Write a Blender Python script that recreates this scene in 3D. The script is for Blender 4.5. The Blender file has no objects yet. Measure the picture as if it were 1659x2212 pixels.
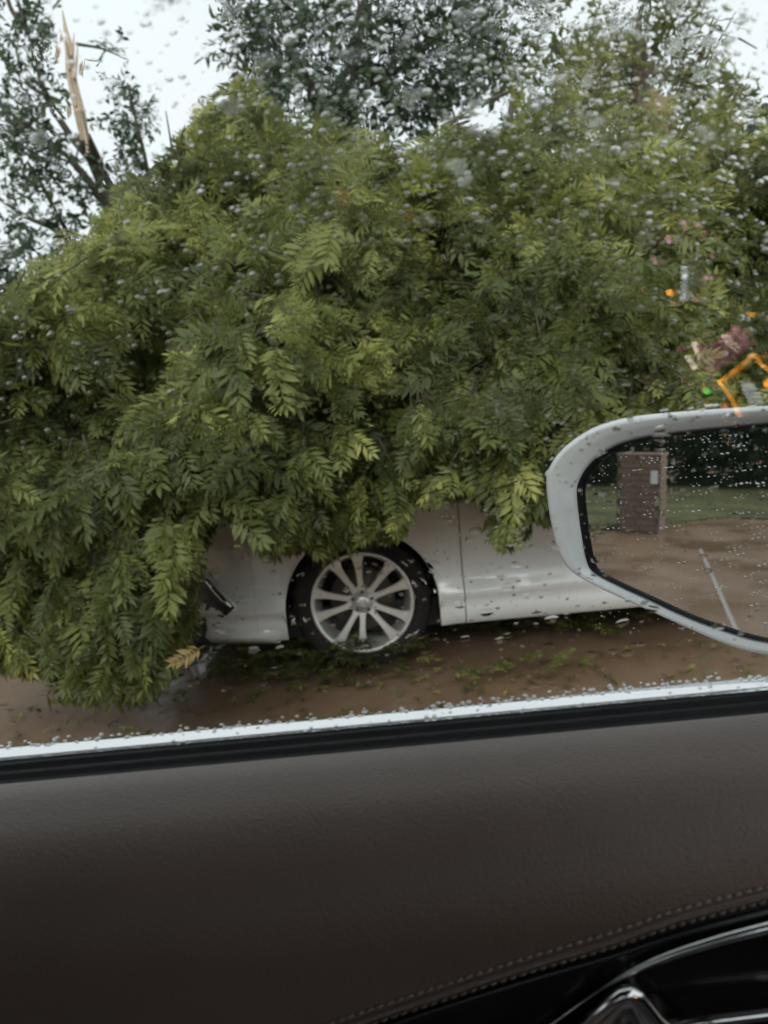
import bpy, math, random
import numpy as np
rng = np.random.default_rng(7); random.seed(7)
sc = bpy.context.scene; COL = sc.collection

# ------------------------------------------------------------------ camera
PITCH, ROLL, H, FOC = math.radians(8.6), math.radians(5.3), 1.3, 1700.0
F = np.array([0, math.cos(PITCH), -math.sin(PITCH)]); X0 = np.array([1., 0, 0])
U0 = np.array([0, math.sin(PITCH), math.cos(PITCH)])
R = math.cos(ROLL)*X0 - math.sin(ROLL)*U0
U = math.sin(ROLL)*X0 + math.cos(ROLL)*U0
EYE = np.array([0, 0, H])
cd = bpy.data.cameras.new('camera'); cam = bpy.data.objects.new('camera', cd); COL.objects.link(cam)
from mathutils import Matrix, Vector
cam.matrix_world = Matrix(((R[0], U[0], -F[0], EYE[0]), (R[1], U[1], -F[1], EYE[1]), (R[2], U[2], -F[2], EYE[2]), (0, 0, 0, 1)))
cd.sensor_fit = 'VERTICAL'; cd.sensor_height = 7.6; cd.lens = 7.6*FOC/2212.0
cd.clip_start = .02; cd.clip_end = 500
cd.dof.use_dof = True; cd.dof.focus_distance = .82
cd.dof.aperture_fstop = cd.lens/3.3          # a 3.3 mm opening, like a phone's
sc.camera = cam
# ------------------------------------------------------------------ world, sun, exposure
SUN_EL, SUN_ROT = math.radians(58), math.radians(200)
w = bpy.data.worlds.new('World'); sc.world = w; w.use_nodes = True
nt = w.node_tree; bg = nt.nodes['Background']; bg.inputs['Strength'].default_value = .1
sky = nt.nodes.new('ShaderNodeTexSky'); sky.sky_type = 'NISHITA'; sky.sun_disc = False
sky.sun_elevation = SUN_EL; sky.sun_rotation = SUN_ROT
tc = nt.nodes.new('ShaderNodeTexCoord'); nz = nt.nodes.new('ShaderNodeTexNoise'); nz.inputs['Scale'].default_value = 2.2; nz.inputs['Detail'].default_value = 5
rp = nt.nodes.new('ShaderNodeValToRGB')
rp.color_ramp.elements[0].position = .3; rp.color_ramp.elements[0].color = (5.7, 6.0, 6.2, 1)
rp.color_ramp.elements[1].position = .7; rp.color_ramp.elements[1].color = (6.2, 6.5, 6.65, 1)
mx = nt.nodes.new('ShaderNodeMix'); mx.data_type = 'RGBA'; mx.inputs[0].default_value = .93
nt.links.new(tc.outputs['Generated'], nz.inputs['Vector']); nt.links.new(nz.outputs['Fac'], rp.inputs['Fac'])
nt.links.new(sky.outputs[0], mx.inputs[6]); nt.links.new(rp.outputs[0], mx.inputs[7]); nt.links.new(mx.outputs[2], bg.inputs['Color'])
sl = bpy.data.lights.new('sun', 'SUN'); sl.energy = 1.5; sl.angle = math.radians(50); sl.color = (1, .97, .92)
so = bpy.data.objects.new('sun', sl); COL.objects.link(so)
so.rotation_euler = (math.radians(54), 0, math.radians(-15))
sc.view_settings.view_transform = 'Standard'; sc.view_settings.look = 'None'
sc.view_settings.exposure = .76; sc.view_settings.gamma = 1; sc.view_settings.use_curve_mapping = False
sc.cycles.use_denoising = True; sc.cycles.max_bounces = 10; sc.cycles.transparent_max_bounces = 16
sc.cycles.caustics_reflective = False; sc.cycles.sample_clamp_indirect = 6

# ------------------------------------------------------------------ helpers
def ray(px, py): return F + (px-829.5)/FOC*R - (py-1106)/FOC*U
def at(px, py, Y):
    d = ray(px, py); return EYE + d*(Y/d[1])
def unit(v): v = np.asarray(v, float); return v/np.linalg.norm(v)
def hit(px, py, p0, n):
    d = ray(px, py); return EYE + d*(((p0-EYE) @ n)/(d @ n))

def tag(o, label=None, cat=None, group=None, kind=None):
    if label: o['label'] = label
    if cat: o['category'] = cat
    if group: o['group'] = group
    if kind: o['kind'] = kind
    return o
def empty(name, loc, label, cat, group=None):
    o = bpy.data.objects.new(name, None); o.location = loc; COL.objects.link(o); return tag(o, label, cat, group)
def mesh(name, V, Fc, smooth=True):
    me = bpy.data.meshes.new(name); me.from_pydata([tuple(map(float, v)) for v in V], [], [tuple(map(int, f)) for f in Fc])
    if smooth: me.polygons.foreach_set('use_smooth', [True]*len(me.polygons))
    me.update(); return me
def link(name, me, mat=None, parent=None, loc=None):
    o = bpy.data.objects.new(name, me); COL.objects.link(o)
    if mat and not me.materials: me.materials.append(mat)
    if parent is not None:
        o.parent = parent; o.matrix_parent_inverse = Matrix.Translation(-Vector(root_loc(parent)))
    if loc is not None: o.location = loc
    return o
def root_loc(p):
    v = Vector((0, 0, 0))
    q = p
    while q is not None:
        v += Vector(q.location); q = q.parent
        if q is not None: v -= Vector(root_loc(q))
    return v
class MB:
    def __init__(s): s.v = []; s.f = []
    def add(s, V, Fc):
        b = len(s.v); s.v += [tuple(x) for x in V]; s.f += [tuple(b+i for i in f) for f in Fc]; return s
    def box(s, a, b):
        x0, y0, z0 = a; x1, y1, z1 = b
        return s.add([(x0,y0,z0),(x1,y0,z0),(x1,y1,z0),(x0,y1,z0),(x0,y0,z1),(x1,y0,z1),(x1,y1,z1),(x0,y1,z1)],
              [(0,3,2,1),(4,5,6,7),(0,1,5,4),(1,2,6,5),(2,3,7,6),(3,0,4,7)])
    def hexa(s, c8):
        return s.add(c8, [(0,3,2,1),(4,5,6,7),(0,1,5,4),(1,2,6,5),(2,3,7,6),(3,0,4,7)])
    def tube(s, pts, rad, n=8, cap=True):
        pts = [np.asarray(p, float) for p in pts]; k = len(pts)
        if not hasattr(rad, '__len__'): rad = [rad]*k
        up = None; V = []
        for i, p in enumerate(pts):
            t = unit(pts[min(i+1, k-1)]-pts[max(i-1, 0)])
            if up is None: up = np.array([0, 0, 1.]) if abs(t[2]) < .9 else np.array([1., 0, 0])
            a = unit(np.cross(t, up)); b = np.cross(a, t); up = b
            for j in range(n):
                g = 2*math.pi*j/n; V.append(p+rad[i]*(math.cos(g)*a+math.sin(g)*b))
        Fc = [(i*n+j, i*n+(j+1) % n, (i+1)*n+(j+1) % n, (i+1)*n+j) for i in range(k-1) for j in range(n)]
        if cap: Fc += [tuple(range(n-1, -1, -1)), tuple((k-1)*n+j for j in range(n))]
        return s.add(V, Fc)
    def strip(s, rows, close=False):
        n = len(rows[0]); V = [p for r in rows for p in r]; m = n if close else n-1
        return s.add(V, [(i*n+j, i*n+(j+1) % n, (i+1)*n+(j+1) % n, (i+1)*n+j) for i in range(len(rows)-1) for j in range(m)])
    def obj(s, name, mat, parent=None, smooth=True): return link(name, mesh(name, s.v, s.f, smooth), mat, parent)
def bevel(o, wd, seg=2, ang=.6):
    m = o.modifiers.new('b', 'BEVEL'); m.width = wd; m.segments = seg; m.limit_method = 'ANGLE'; m.angle_limit = ang; return o
def smooth_path(pts, n=8):
    P = [np.asarray(p, float) for p in pts]; P = [2*P[0]-P[1]]+P+[2*P[-1]-P[-2]]; out = []
    for i in range(1, len(P)-2):
        for k in range(n):
            t = k/n; out.append(.5*((2*P[i])+(-P[i-1]+P[i+1])*t+(2*P[i-1]-5*P[i]+4*P[i+1]-P[i+2])*t*t+(-P[i-1]+3*P[i]-3*P[i+1]+P[i+2])*t**3))
    out.append(P[-2]); return out

# ------------------------------------------------------------------ materials
def M(name, col, rough=.5, metal=0, noise=None, bump=None, **kw):
    """noise=(scale, colour2, lo, hi)  bump=(scale, strength, distance)"""
    m = bpy.data.materials.new(name); m.use_nodes = True; n = m.node_tree; b = n.nodes['Principled BSDF']
    b.inputs['Base Color'].default_value = (*col, 1); b.inputs['Roughness'].default_value = rough; b.inputs['Metallic'].default_value = metal
    for k, v in kw.items(): b.inputs[k.replace('_', ' ')].default_value = v
    t = n.nodes.new('ShaderNodeTexCoord')
    if noise:
        z = n.nodes.new('ShaderNodeTexNoise'); z.inputs['Scale'].default_value = noise[0]; z.inputs['Detail'].default_value = 8; z.inputs['Roughness'].default_value = .65
        n.links.new(t.outputs['Object'], z.inputs['Vector'])
        r = n.nodes.new('ShaderNodeValToRGB'); r.color_ramp.elements[0].position = noise[2]; r.color_ramp.elements[1].position = noise[3]
        r.color_ramp.elements[0].color = (*col, 1); r.color_ramp.elements[1].color = (*noise[1], 1)
        n.links.new(z.outputs['Fac'], r.inputs['Fac']); n.links.new(r.outputs[0], b.inputs['Base Color'])
    if bump:
        z = n.nodes.new('ShaderNodeTexNoise'); z.inputs['Scale'].default_value = bump[0]; z.inputs['Detail'].default_value = 4
        n.links.new(t.outputs['Object'], z.inputs['Vector'])
        q = n.nodes.new('ShaderNodeBump'); q.inputs['Strength'].default_value = bump[1]; q.inputs['Distance'].default_value = bump[2]
        n.links.new(z.outputs['Fac'], q.inputs['Height']); n.links.new(q.outputs[0], b.inputs['Normal'])
    return m
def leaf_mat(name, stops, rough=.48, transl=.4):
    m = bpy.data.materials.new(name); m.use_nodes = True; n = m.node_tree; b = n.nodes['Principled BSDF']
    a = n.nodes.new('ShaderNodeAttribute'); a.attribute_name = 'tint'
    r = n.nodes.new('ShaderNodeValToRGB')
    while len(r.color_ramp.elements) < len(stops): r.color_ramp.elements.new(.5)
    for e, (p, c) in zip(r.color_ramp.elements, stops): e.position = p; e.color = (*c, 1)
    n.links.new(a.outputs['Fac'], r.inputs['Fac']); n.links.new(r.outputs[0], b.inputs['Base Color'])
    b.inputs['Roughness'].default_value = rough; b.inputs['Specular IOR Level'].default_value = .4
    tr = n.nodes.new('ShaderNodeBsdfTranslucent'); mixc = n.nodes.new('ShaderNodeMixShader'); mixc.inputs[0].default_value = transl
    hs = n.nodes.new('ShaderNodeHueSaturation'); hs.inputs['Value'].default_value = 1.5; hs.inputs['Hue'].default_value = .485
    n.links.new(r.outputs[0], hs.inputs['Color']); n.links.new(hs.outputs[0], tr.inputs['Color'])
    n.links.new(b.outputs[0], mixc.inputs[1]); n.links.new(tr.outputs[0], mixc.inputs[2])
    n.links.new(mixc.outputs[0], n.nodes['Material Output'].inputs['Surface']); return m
def emit(name, col, s):
    m = M(name, (.01, .01, .01), .3); b = m.node_tree.nodes['Principled BSDF']
    b.inputs['Emission Color'].default_value = (*col, 1); b.inputs['Emission Strength'].default_value = s; return m
def thin_glass(name, gain=1.0, tint=(.97, .985, .975)):
    m = bpy.data.materials.new(name); m.use_nodes = True; n = m.node_tree; n.nodes.remove(n.nodes['Principled BSDF'])
    lw = n.nodes.new('ShaderNodeLayerWeight'); lw.inputs['Blend'].default_value = .5
    p = n.nodes.new('ShaderNodeMath'); p.operation = 'POWER'; p.inputs[1].default_value = 5
    a = n.nodes.new('ShaderNodeMath'); a.operation = 'MULTIPLY_ADD'; a.inputs[1].default_value = .96*gain; a.inputs[2].default_value = .04*gain
    n.links.new(lw.outputs['Facing'], p.inputs[0]); n.links.new(p.outputs[0], a.inputs[0])
    t = n.nodes.new('ShaderNodeBsdfTransparent'); t.inputs[0].default_value = (*tint, 1)
    g = n.nodes.new('ShaderNodeBsdfGlossy'); g.inputs['Roughness'].default_value = 0.0
    x = n.nodes.new('ShaderNodeMixShader'); n.links.new(a.outputs[0], x.inputs[0]); n.links.new(t.outputs[0], x.inputs[1]); n.links.new(g.outputs[0], x.inputs[2])
    n.links.new(x.outputs[0], n.nodes['Material Output'].inputs['Surface']); return m

m_leaf = leaf_mat('ash_leaf', [(0, (.042, .056, .015)), (.38, (.105, .13, .034)), (.68, (.23, .255, .072)), (.92, (.42, .43, .13)), (.97, (.34, .28, .10)), (1, (.32, .23, .08))])
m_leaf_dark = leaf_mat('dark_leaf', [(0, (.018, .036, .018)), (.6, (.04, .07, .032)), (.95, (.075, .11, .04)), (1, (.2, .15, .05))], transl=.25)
m_leaf_brown = leaf_mat('dry_leaf', [(0, (.04, .05, .018)), (.5, (.1, .085, .035)), (1, (.2, .12, .06))])
m_bark = M('bark', (.035, .028, .02), .8, noise=(14, (.085, .07, .05), .35, .7), bump=(30, .8, .02))
m_split = M('split_wood', (.38, .30, .20), .8, noise=(30, (.60, .51, .39), .3, .7), bump=(60, .6, .01))
m_paint = M('silver_white_paint', (.79, .81, .82), .25, noise=(1.3, (.74, .745, .74), .45, .75), Coat_Weight=.8, Coat_Roughness=.07)
m_white = M('white_paint', (.76, .78, .78), .35, noise=(9, (.56, .56, .53), .5, .8), Coat_Weight=1., Coat_Roughness=.06)
m_black = M('black_plastic', (.012, .012, .013), .5, noise=(40, (.02, .02, .021), .4, .7))
m_rubber = M('rubber', (.004, .004, .0045), .62, noise=(60, (.009, .009, .01), .4, .8), bump=(180, .3, .002), Specular_IOR_Level=.25)
m_tyre = M('tyre_rubber', (.009, .0085, .008), .85, noise=(9, (.022, .018, .014), .45, .8), bump=(60, .4, .004))
m_alloy = M('wheel_alloy', (.82, .82, .80), .33, .55, noise=(20, (.72, .70, .67), .4, .7))
m_chrome = M('chrome', (.78, .79, .8), .13, 1, bump=(300, .05, .001))
m_steel = M('dull_steel', (.12, .1, .085), .5, .9)
m_carglass = M('dark_glass', (.012, .014, .015), .06, noise=(2, (.02, .022, .022), .4, .6))
m_leather = M('brown_leather', (.108, .081, .067), .40, noise=(7, (.135, .102, .085), .3, .7), Sheen_Weight=.5, Sheen_Roughness=.4, bump=(560, .6, .0008))
m_piano = M('gloss_black_trim', (.006, .006, .006), .22, bump=(8, .15, .002))
m_thread = M('brown_thread', (.30, .24, .2), .7, bump=(2000, .5, .0002))
m_fabric = M('dark_headliner', (.05, .048, .045), .9, bump=(600, .3, .001))
m_lens = M('lamp_lens', (.25, .26, .27), .08, .3)
m_brick = M('red_brick', (.15, .10, .08), .8, noise=(12, (.23, .165, .135), .3, .7), bump=(60, .5, .006))
m_mortar = M('mortar', (.13, .11, .095), .9, bump=(90, .5, .004))
m_grass = M('lawn', (.05, .058, .014), .8, noise=(1.1, (.125, .125, .045), .38, .62), bump=(14, 1, .12))
m_roof = M('roof_shingle', (.04, .038, .036), .8, noise=(8, (.07, .065, .06), .4, .6), bump=(25, .6, .02))
m_wall = M('house_wall', (.3, .26, .22), .8, noise=(4, (.35, .31, .27), .4, .6))
m_line = M('road_marking', (.34, .31, .30), .6, noise=(60, (.2, .17, .15), .45, .7))
# wet muddy road: silt-brown film with puddled, mirror-smooth patches
m_road = M('muddy_road', (.165, .104, .062), .3, noise=(1.4, (.235, .16, .107), .35, .7), bump=(26, .25, .006))
n = m_road.node_tree; b = n.nodes['Principled BSDF']
z = n.nodes.new('ShaderNodeTexNoise'); z.inputs['Scale'].default_value = 1.1; z.inputs['Detail'].default_value = 6
t_ = n.nodes.new('ShaderNodeTexCoord'); n.links.new(t_.outputs['Object'], z.inputs['Vector'])
mr = n.nodes.new('ShaderNodeMapRange'); mr.inputs[1].default_value = .4; mr.inputs[2].default_value = .62; mr.inputs[3].default_value = .17; mr.inputs[4].default_value = .5
n.links.new(z.outputs['Fac'], mr.inputs[0]); n.links.new(mr.outputs[0], b.inputs['Roughness']); b.inputs['Specular IOR Level'].default_value = .32
m_drop = bpy.data.materials.new('rain_water'); m_drop.use_nodes = True; b = m_drop.node_tree.nodes['Principled BSDF']
b.inputs['Transmission Weight'].default_value = 1; b.inputs['Roughness'].default_value = 0; b.inputs['IOR'].default_value = 1.33; b.inputs['Base Color'].default_value = (1, 1, 1, 1)
m_pane = thin_glass('window_glass', .3); m_tinted = thin_glass('tinted_glass', 1., (.5, .52, .52))  # tint added to the unseen rear and far panes to cut cabin light
m_mirror = M('mirror_silver', (.66, .68, .68), .015, 1, bump=(20, .004, .001))

# ================================================================== SETTING
g = MB(); N = 40
g.add([(-150, -150, 0), (150, -150, 0), (150, 150, 0), (-150, 150, 0)], [(0, 1, 2, 3)])
tag(g.obj('road', m_road, smooth=False), kind='structure', label='flat road under brown muddy rain water')
# verge: kerbless lawn beyond the road, seen behind the sedan and in the side mirror
edge = [(-60, 5.2), (-40, 4.6), (-11.4, 1.5), (-9.2, 2.75), (-8.3, 3.4), (-7.0, 5.6), (-5, 7.4), (0, 7.8), (20, 7.8), (60, 7.8)]
g = MB(); e2 = [np.array([x, y, .03]) for x, y in edge]
g.strip([[p-np.array([0, 0, .06]) for p in e2], e2, [p+np.array([0, .12, .03]) for p in e2], [np.array([p[0], 90, .06]) for p in e2]])
tag(g.obj('lawn', m_grass, smooth=False), kind='structure', label='low green lawn beyond the road')
# low lawn on the rearward side too (fills the right half of the mirror picture)
g = MB(); g.add([(-60, 5.2, .02), (-60, -6, .02), (-11.6, -3, .02), (-11.38, 1.5, .02), (-40, 4.6, .02)], [(0, 1, 2, 3, 4)])
tag(g.obj('lawn', m_grass, smooth=False), kind='structure')

# ================================================================== LEAVES
def leaflet(hq):
    if hq:
        V = [(0,0,0),(.3,.085,.02),(.33,0,-.01),(.3,-.085,.02),(.68,.075,-.04),(.7,0,-.07),(.68,-.075,-.04),(1,0,-.2)]
        T = [(0,2,1),(0,3,2),(1,2,5),(1,5,4),(2,3,6),(2,6,5),(4,5,7),(5,6,7)]
    else:
        V = [(0,0,0),(.42,.1,.02),(.45,0,-.03),(.42,-.1,.02),(1,0,-.17)]
        T = [(0,2,1),(0,3,2),(1,2,4),(2,3,4)]
    return np.array(V, float), T
def pinnate(rg, hq=True, pairs=7, L=.22, ll=.08, wide=1.65):
    lv, lt = leaflet(hq); V = []; T = []; base = 0
    def rach(x): return np.array([x*L, .012*math.sin(3*x+k0), -L*.30*x*x])
    k0 = rg.uniform(0, 6)
    rp_ = [rach(x) for x in (0, .5, 1)]
    for a in range(2):
        p, q = rp_[a], rp_[a+1]
        V += [p+[0, .0018, 0], p-[0, .0018, 0], q-[0, .0014, 0], q+[0, .0014, 0]]; T += [(base, base+1, base+2), (base, base+2, base+3)]; base += 4
    spots = [(.22+.74*i/(pairs-1), s) for i in range(pairs) for s in (-1, 1)]+[(1, 0)]
    for x, s in spots:
        ang = s*math.radians(68-28*x+rg.uniform(-9, 9)); sz = ll*(.78+.45*math.sin(math.pi*min(x, .95)*.85+.2))*rg.uniform(.82, 1.12)
        tilt = rg.uniform(-.35, .25); ca, sa = math.cos(ang), math.sin(ang)
        W = lv*[sz, sz*wide, sz]
        rl = rg.uniform(-.5, .5); W = np.c_[W[:, 0], W[:, 1]*math.cos(rl)-W[:, 2]*math.sin(rl), W[:, 1]*math.sin(rl)+W[:, 2]*math.cos(rl)]
        W = np.c_[W[:, 0], W[:, 1], W[:, 2]+W[:, 0]*tilt]
        W = np.c_[W[:, 0]*ca-W[:, 1]*sa, W[:, 0]*sa+W[:, 1]*ca, W[:, 2]]+rach(x)
        V += list(W); T += [tuple(base+i for i in t) for t in lt]; base += len(lv)
    return np.array(V), np.array(T)
def twiglet(rg, L=.2, ll=.085, nl=8):
    lv, lt = leaflet(False); V = []; T = []; base = 0
    for i in range(nl):
        x = .25+.75*i/(nl-1); ang = rg.uniform(-1.3, 1.3); sz = ll*rg.uniform(.75, 1.2); ca, sa = math.cos(ang), math.sin(ang); el = rg.uniform(-.8, .5)
        W = lv*[sz, sz*2.3, sz]; W = np.c_[W[:, 0]*math.cos(el)-W[:, 2]*math.sin(el), W[:, 1], W[:, 0]*math.sin(el)+W[:, 2]*math.cos(el)]
        W = np.c_[W[:, 0]*ca-W[:, 1]*sa, W[:, 0]*sa+W[:, 1]*ca, W[:, 2]]+[x*L, 0, -L*.1*x*x]
        V += list(W); T += [tuple(base+k for k in t) for t in lt]; base += len(lv)
    V += [np.array([0, .002, 0]), np.array([0, -.002, 0]), np.array([L, 0, -.1*L])]; T += [(base, base+1, base+2)]
    return np.array(V), np.array(T)
PIN_H = [pinnate(rng, True) for _ in range(8)]
PIN_L = [pinnate(rng, False, wide=1.6) for _ in range(8)]
TWG = [twiglet(rng) for _ in range(8)]
class Leaves:
    def __init__(s, protos): s.p = protos; s.pos = []; s.rot = []; s.sc = []; s.t = []; s.k = []
    def add(s, pos, d, hint, scale, tint):
        x = unit(d); h = np.asarray(hint, float); z = h-(h@x)*x
        if np.linalg.norm(z) < 1e-3: z = np.array([x[1], -x[0], .1])
        z = unit(z); y = np.cross(z, x)
        s.pos.append(pos); s.rot.append(np.stack([x, y, z], 1)); s.sc.append(scale); s.t.append(tint); s.k.append(rng.integers(len(s.p)))
    def arrays(s): return np.array(s.pos), np.array(s.rot), np.array(s.sc), np.array(s.t), np.array(s.k)
    def build(s, name, mat, parent=None, keep=None):
        P, Rm, S, Tn, K = s.arrays(); VV = []; TT = []; AT = []; base = 0
        for k, (pv, pt) in enumerate(s.p):
            ix = np.where((K == k) & (keep if keep is not None else np.ones(len(K), bool)))[0]
            if not len(ix): continue
            W = np.einsum('nij,vj->nvi', Rm[ix], pv)*S[ix][:, None, None]+P[ix][:, None, :]
            n_, v_ = len(ix), len(pv)
            TT.append((pt[None]+(base+np.arange(n_)*v_)[:, None, None]).reshape(-1, 3)); VV.append(W.reshape(-1, 3))
            AT.append(np.repeat(Tn[ix], v_)); base += n_*v_
        V = np.concatenate(VV); T = np.concatenate(TT); A = np.concatenate(AT)
        me = bpy.data.meshes.new(name); me.vertices.add(len(V)); me.vertices.foreach_set('co', V.astype(np.float32).ravel())
        me.loops.add(len(T)*3); me.loops.foreach_set('vertex_index', T.astype(np.int32).ravel())
        me.polygons.add(len(T)); me.polygons.foreach_set('loop_start', np.arange(0, len(T)*3, 3, dtype=np.int32))
        at_ = me.attributes.new('tint', 'FLOAT', 'POINT'); at_.data.foreach_set('value', A.astype(np.float32))
        me.update(calc_edges=True); me.materials.append(mat); o = bpy.data.objects.new(name, me); COL.objects.link(o)
        if parent is not None: o.parent = parent; o.matrix_parent_inverse = Matrix.Translation(-Vector(root_loc(parent)))
        return o

# ================================================================== FALLEN TREE
fallen = empty('fallen_tree', (-2.2, 5.2, 0), 'uprooted green tree with feathery leaves lying over the white sedan', 'tree')
def reach(P, Rm, S):
    tip = P+np.einsum('nij,j->ni', Rm, np.array([.23, 0, -.05]))*S[:, None]; q = tip-EYE; cz = q@F
    return tip, 829.5+FOC*(q@R)/cz, 1106-FOC*(q@U)/cz
BX = [-400, 0, 120, 160, 300, 330, 380, 400, 408, 455, 520, 560, 700, 740, 860, 880, 940, 1060, 1072, 1120, 1132, 1175, 1600]
BY = [1440, 1450, 1470, 1515, 1515, 1480, 1430, 1395, 1225, 1125, 1120, 1190, 1205, 1185, 1160, 1105, 1085, 1070, 1190, 1190, 1105, 1130, 1110]
TX = [-400, 0, 120, 200, 300, 340, 430, 445, 520, 600, 640, 800, 1000, 1100, 1150, 1250, 1450, 1600, 1700]
TY = [600, 640, 560, 500, 360, 325, 290, 185, 170, 215, 265, 285, 290, 225, 150, 60, 40, 140, 300]
def hang_ok(P, Rm, S):      # sprays hang no lower than the edge of the crown, and clear of the road
    tip, tu, tv = reach(P, Rm, S); return (tv < np.interp(tu, BX, BY)) & (tv > np.interp(tu, TX, TY)+25*np.sin(tu/23.)) & (tip[:, 2] > .05)
def proj(p):
    q = np.asarray(p)-EYE; cz = q@F; return 829.5+FOC*(q@R)/cz, 1106-FOC*(q@U)/cz
LF = Leaves(PIN_L); LB = Leaves(PIN_L); TW = MB()
def shoot(c, d, L, nleaf, base_t, store, sz=1.0, twig=True):
    """a twig with pinnate leaves spread round its outer half"""
    d = unit(d); tip = c+d*L; sz *= .85 if store is LB else 1
    pu, pv = proj(tip)
    if twig and np.interp(pu, TX, TY) < pv < np.interp(pu, BX, BY)-40: TW.tube([c-d*L*.1, c+d*L*.5+rng.normal(0, .008, 3), tip], [.0038, .0026, .0014], 4, False)
    side = unit(np.cross(d, [0, -1, .3])); az = rng.uniform(0, 6.28)
    for i in range(nleaf):
        x = .25+.75*i/max(nleaf-1, 1); az += 2.4
        o1 = side*math.cos(az)+np.cross(side, d)*math.sin(az)
        dd = d*(.55+.5*x)+o1*.85*(1.15-x*.6)+np.array([0, -.12, -.38])+rng.normal(0, .24, 3)
        store.add(c+d*L*x, dd, np.array([0, -.75, .65])+rng.normal(0, .5, 3), sz*rng.uniform(.65, 1.2), float(np.clip(base_t+rng.normal(0, .12), 0, .93)) if rng.uniform() > .004 else 1.)
rows = [(160, [(1180, 1260), (1420, 1540)], 5.4), (235, [(485, 540), (1150, 1590)], 5.0), (310, [(440, 640), (1150, 1300), (1400, 1600)], 4.7), (355, [(390, 1130), (1350, 1650)], 4.35), (440, [(330, 1700)], 4.1),
        (530, [(270, 1720)], 3.95), (610, [(210, 1720)], 3.8), (690, [(10, 1720)], 3.65), (770, [(-60, 1740)], 3.5), (850, [(-80, 1740)], 3.4),
        (930, [(-80, 1700)], 3.3), (1010, [(-80, 1300)], 3.2), (1075, [(-80, 900), (1100, 1200)], 3.15), (1140, [(-80, 420), (560, 860), (1110, 1150)], 3.12),
        (1220, [(-80, 390)], 3.1), (1300, [(-80, 370)], 3.08), (1375, [(-60, 370)], 3.06), (1430, [(60, 380)], 3.05), (1460, [(160, 300)], 3.0)]
def yw(px, py):   # big soft masses that stand forward or fall back
    return 1.45*(.26*math.sin(px/95.+py/160.)+.2*math.sin(px/41.-py/67.+1.3)+.14*math.sin(py/38.+px/230.))
for py, spans, Y in rows:
    low = min(max((py-350)/750., 0), 1)
    for x0, x1 in spans:
        nC = max(1, int((x1-x0)/88))
        for i in range(nC+1):
            px = x0+(x1-x0)*(i/max(nC, 1))+rng.uniform(-30, 30); pyy = py+rng.uniform(-30, 30)
            Yc = Y+yw(px, pyy)*(1 if py < 1000 else .55)
            if py > 1000: Yc = min(Yc, 3.28)
            if px > 1120 and py < 400 and rng.uniform() < .45: continue
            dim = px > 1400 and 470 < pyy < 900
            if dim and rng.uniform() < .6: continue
            c = at(px, pyy, Yc+(.35 if dim else 0)); bt = rng.beta(1.5, 1.7)*(.9 if not dim else .2)  # lower leaf tint paints a dim area into the foliage behind the lit symbols
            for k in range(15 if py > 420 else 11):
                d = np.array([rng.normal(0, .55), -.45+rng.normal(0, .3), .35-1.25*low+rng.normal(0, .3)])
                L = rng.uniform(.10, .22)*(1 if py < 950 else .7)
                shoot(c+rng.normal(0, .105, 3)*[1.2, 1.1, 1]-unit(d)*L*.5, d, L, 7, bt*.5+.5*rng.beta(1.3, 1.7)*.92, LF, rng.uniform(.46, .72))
# depth of the crown behind the outer layer
for py, spans, Y in rows:
    for x0, x1 in spans:
        for dep in (.4, .85, 1.5):
            if py > 1000 and dep > .1: continue
            nC = max(1, int((x1-x0-60)/(110+30*dep)))
            for i in range(nC+1):
                px = x0+40+(x1-x0-60)*(i/nC)+rng.uniform(-35, 35)
                if px > 1120 and py < 400: continue
                c = at(px, py+rng.uniform(0, 60)+15*dep, Y+dep)
                if c[2] < 1.25 and c[1] > 3.3 and c[0] > -1.2: c[2] = 1.35     # rests on the car, does not pass through it
                bt = rng.beta(2, 3)*.8
                for k in range(5):
                    d = np.array([rng.normal(0, .8), rng.normal(-.1, .5), rng.normal(-.2, .6)])
                    shoot(c+rng.normal(0, .12, 3), d, .25, 6, bt, LB, 1.1, twig=False)
# upright and stray shoots on the skyline
for (px, py, Y, n_, s) in [(355, 232, 4.7, 11, .7), (345, 250, 4.7, 8, .6), (505, 190, 4.9, 12, .9), (535, 225, 4.9, 10, .9), (470, 215, 4.9, 7, .7), (1560, 150, 5.5, 10, .8), (1590, 205, 5.4, 10, .8), (1240, 130, 5.5, 8, .8),
                           (300, 400, 4.3, 9, .7), (210, 520, 4.0, 8, .7), (130, 590, 3.8, 9, .8), (60, 640, 3.7, 9, .8), (0, 670, 3.6, 8, .8)]:
    shoot(at(px, py+25, Y), (rng.normal(0, .3), -.2, .9), .12, n_, .5, LF, s)
TW.tube([at(374, 345, 4.7), at(368, 300, 4.7), at(358, 240, 4.7)], [.008, .006, .003], 5)
TW.tube([at(530, 330, 4.9), at(520, 260, 4.9), at(505, 200, 4.9)], [.01, .006, .003], 5)
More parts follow.
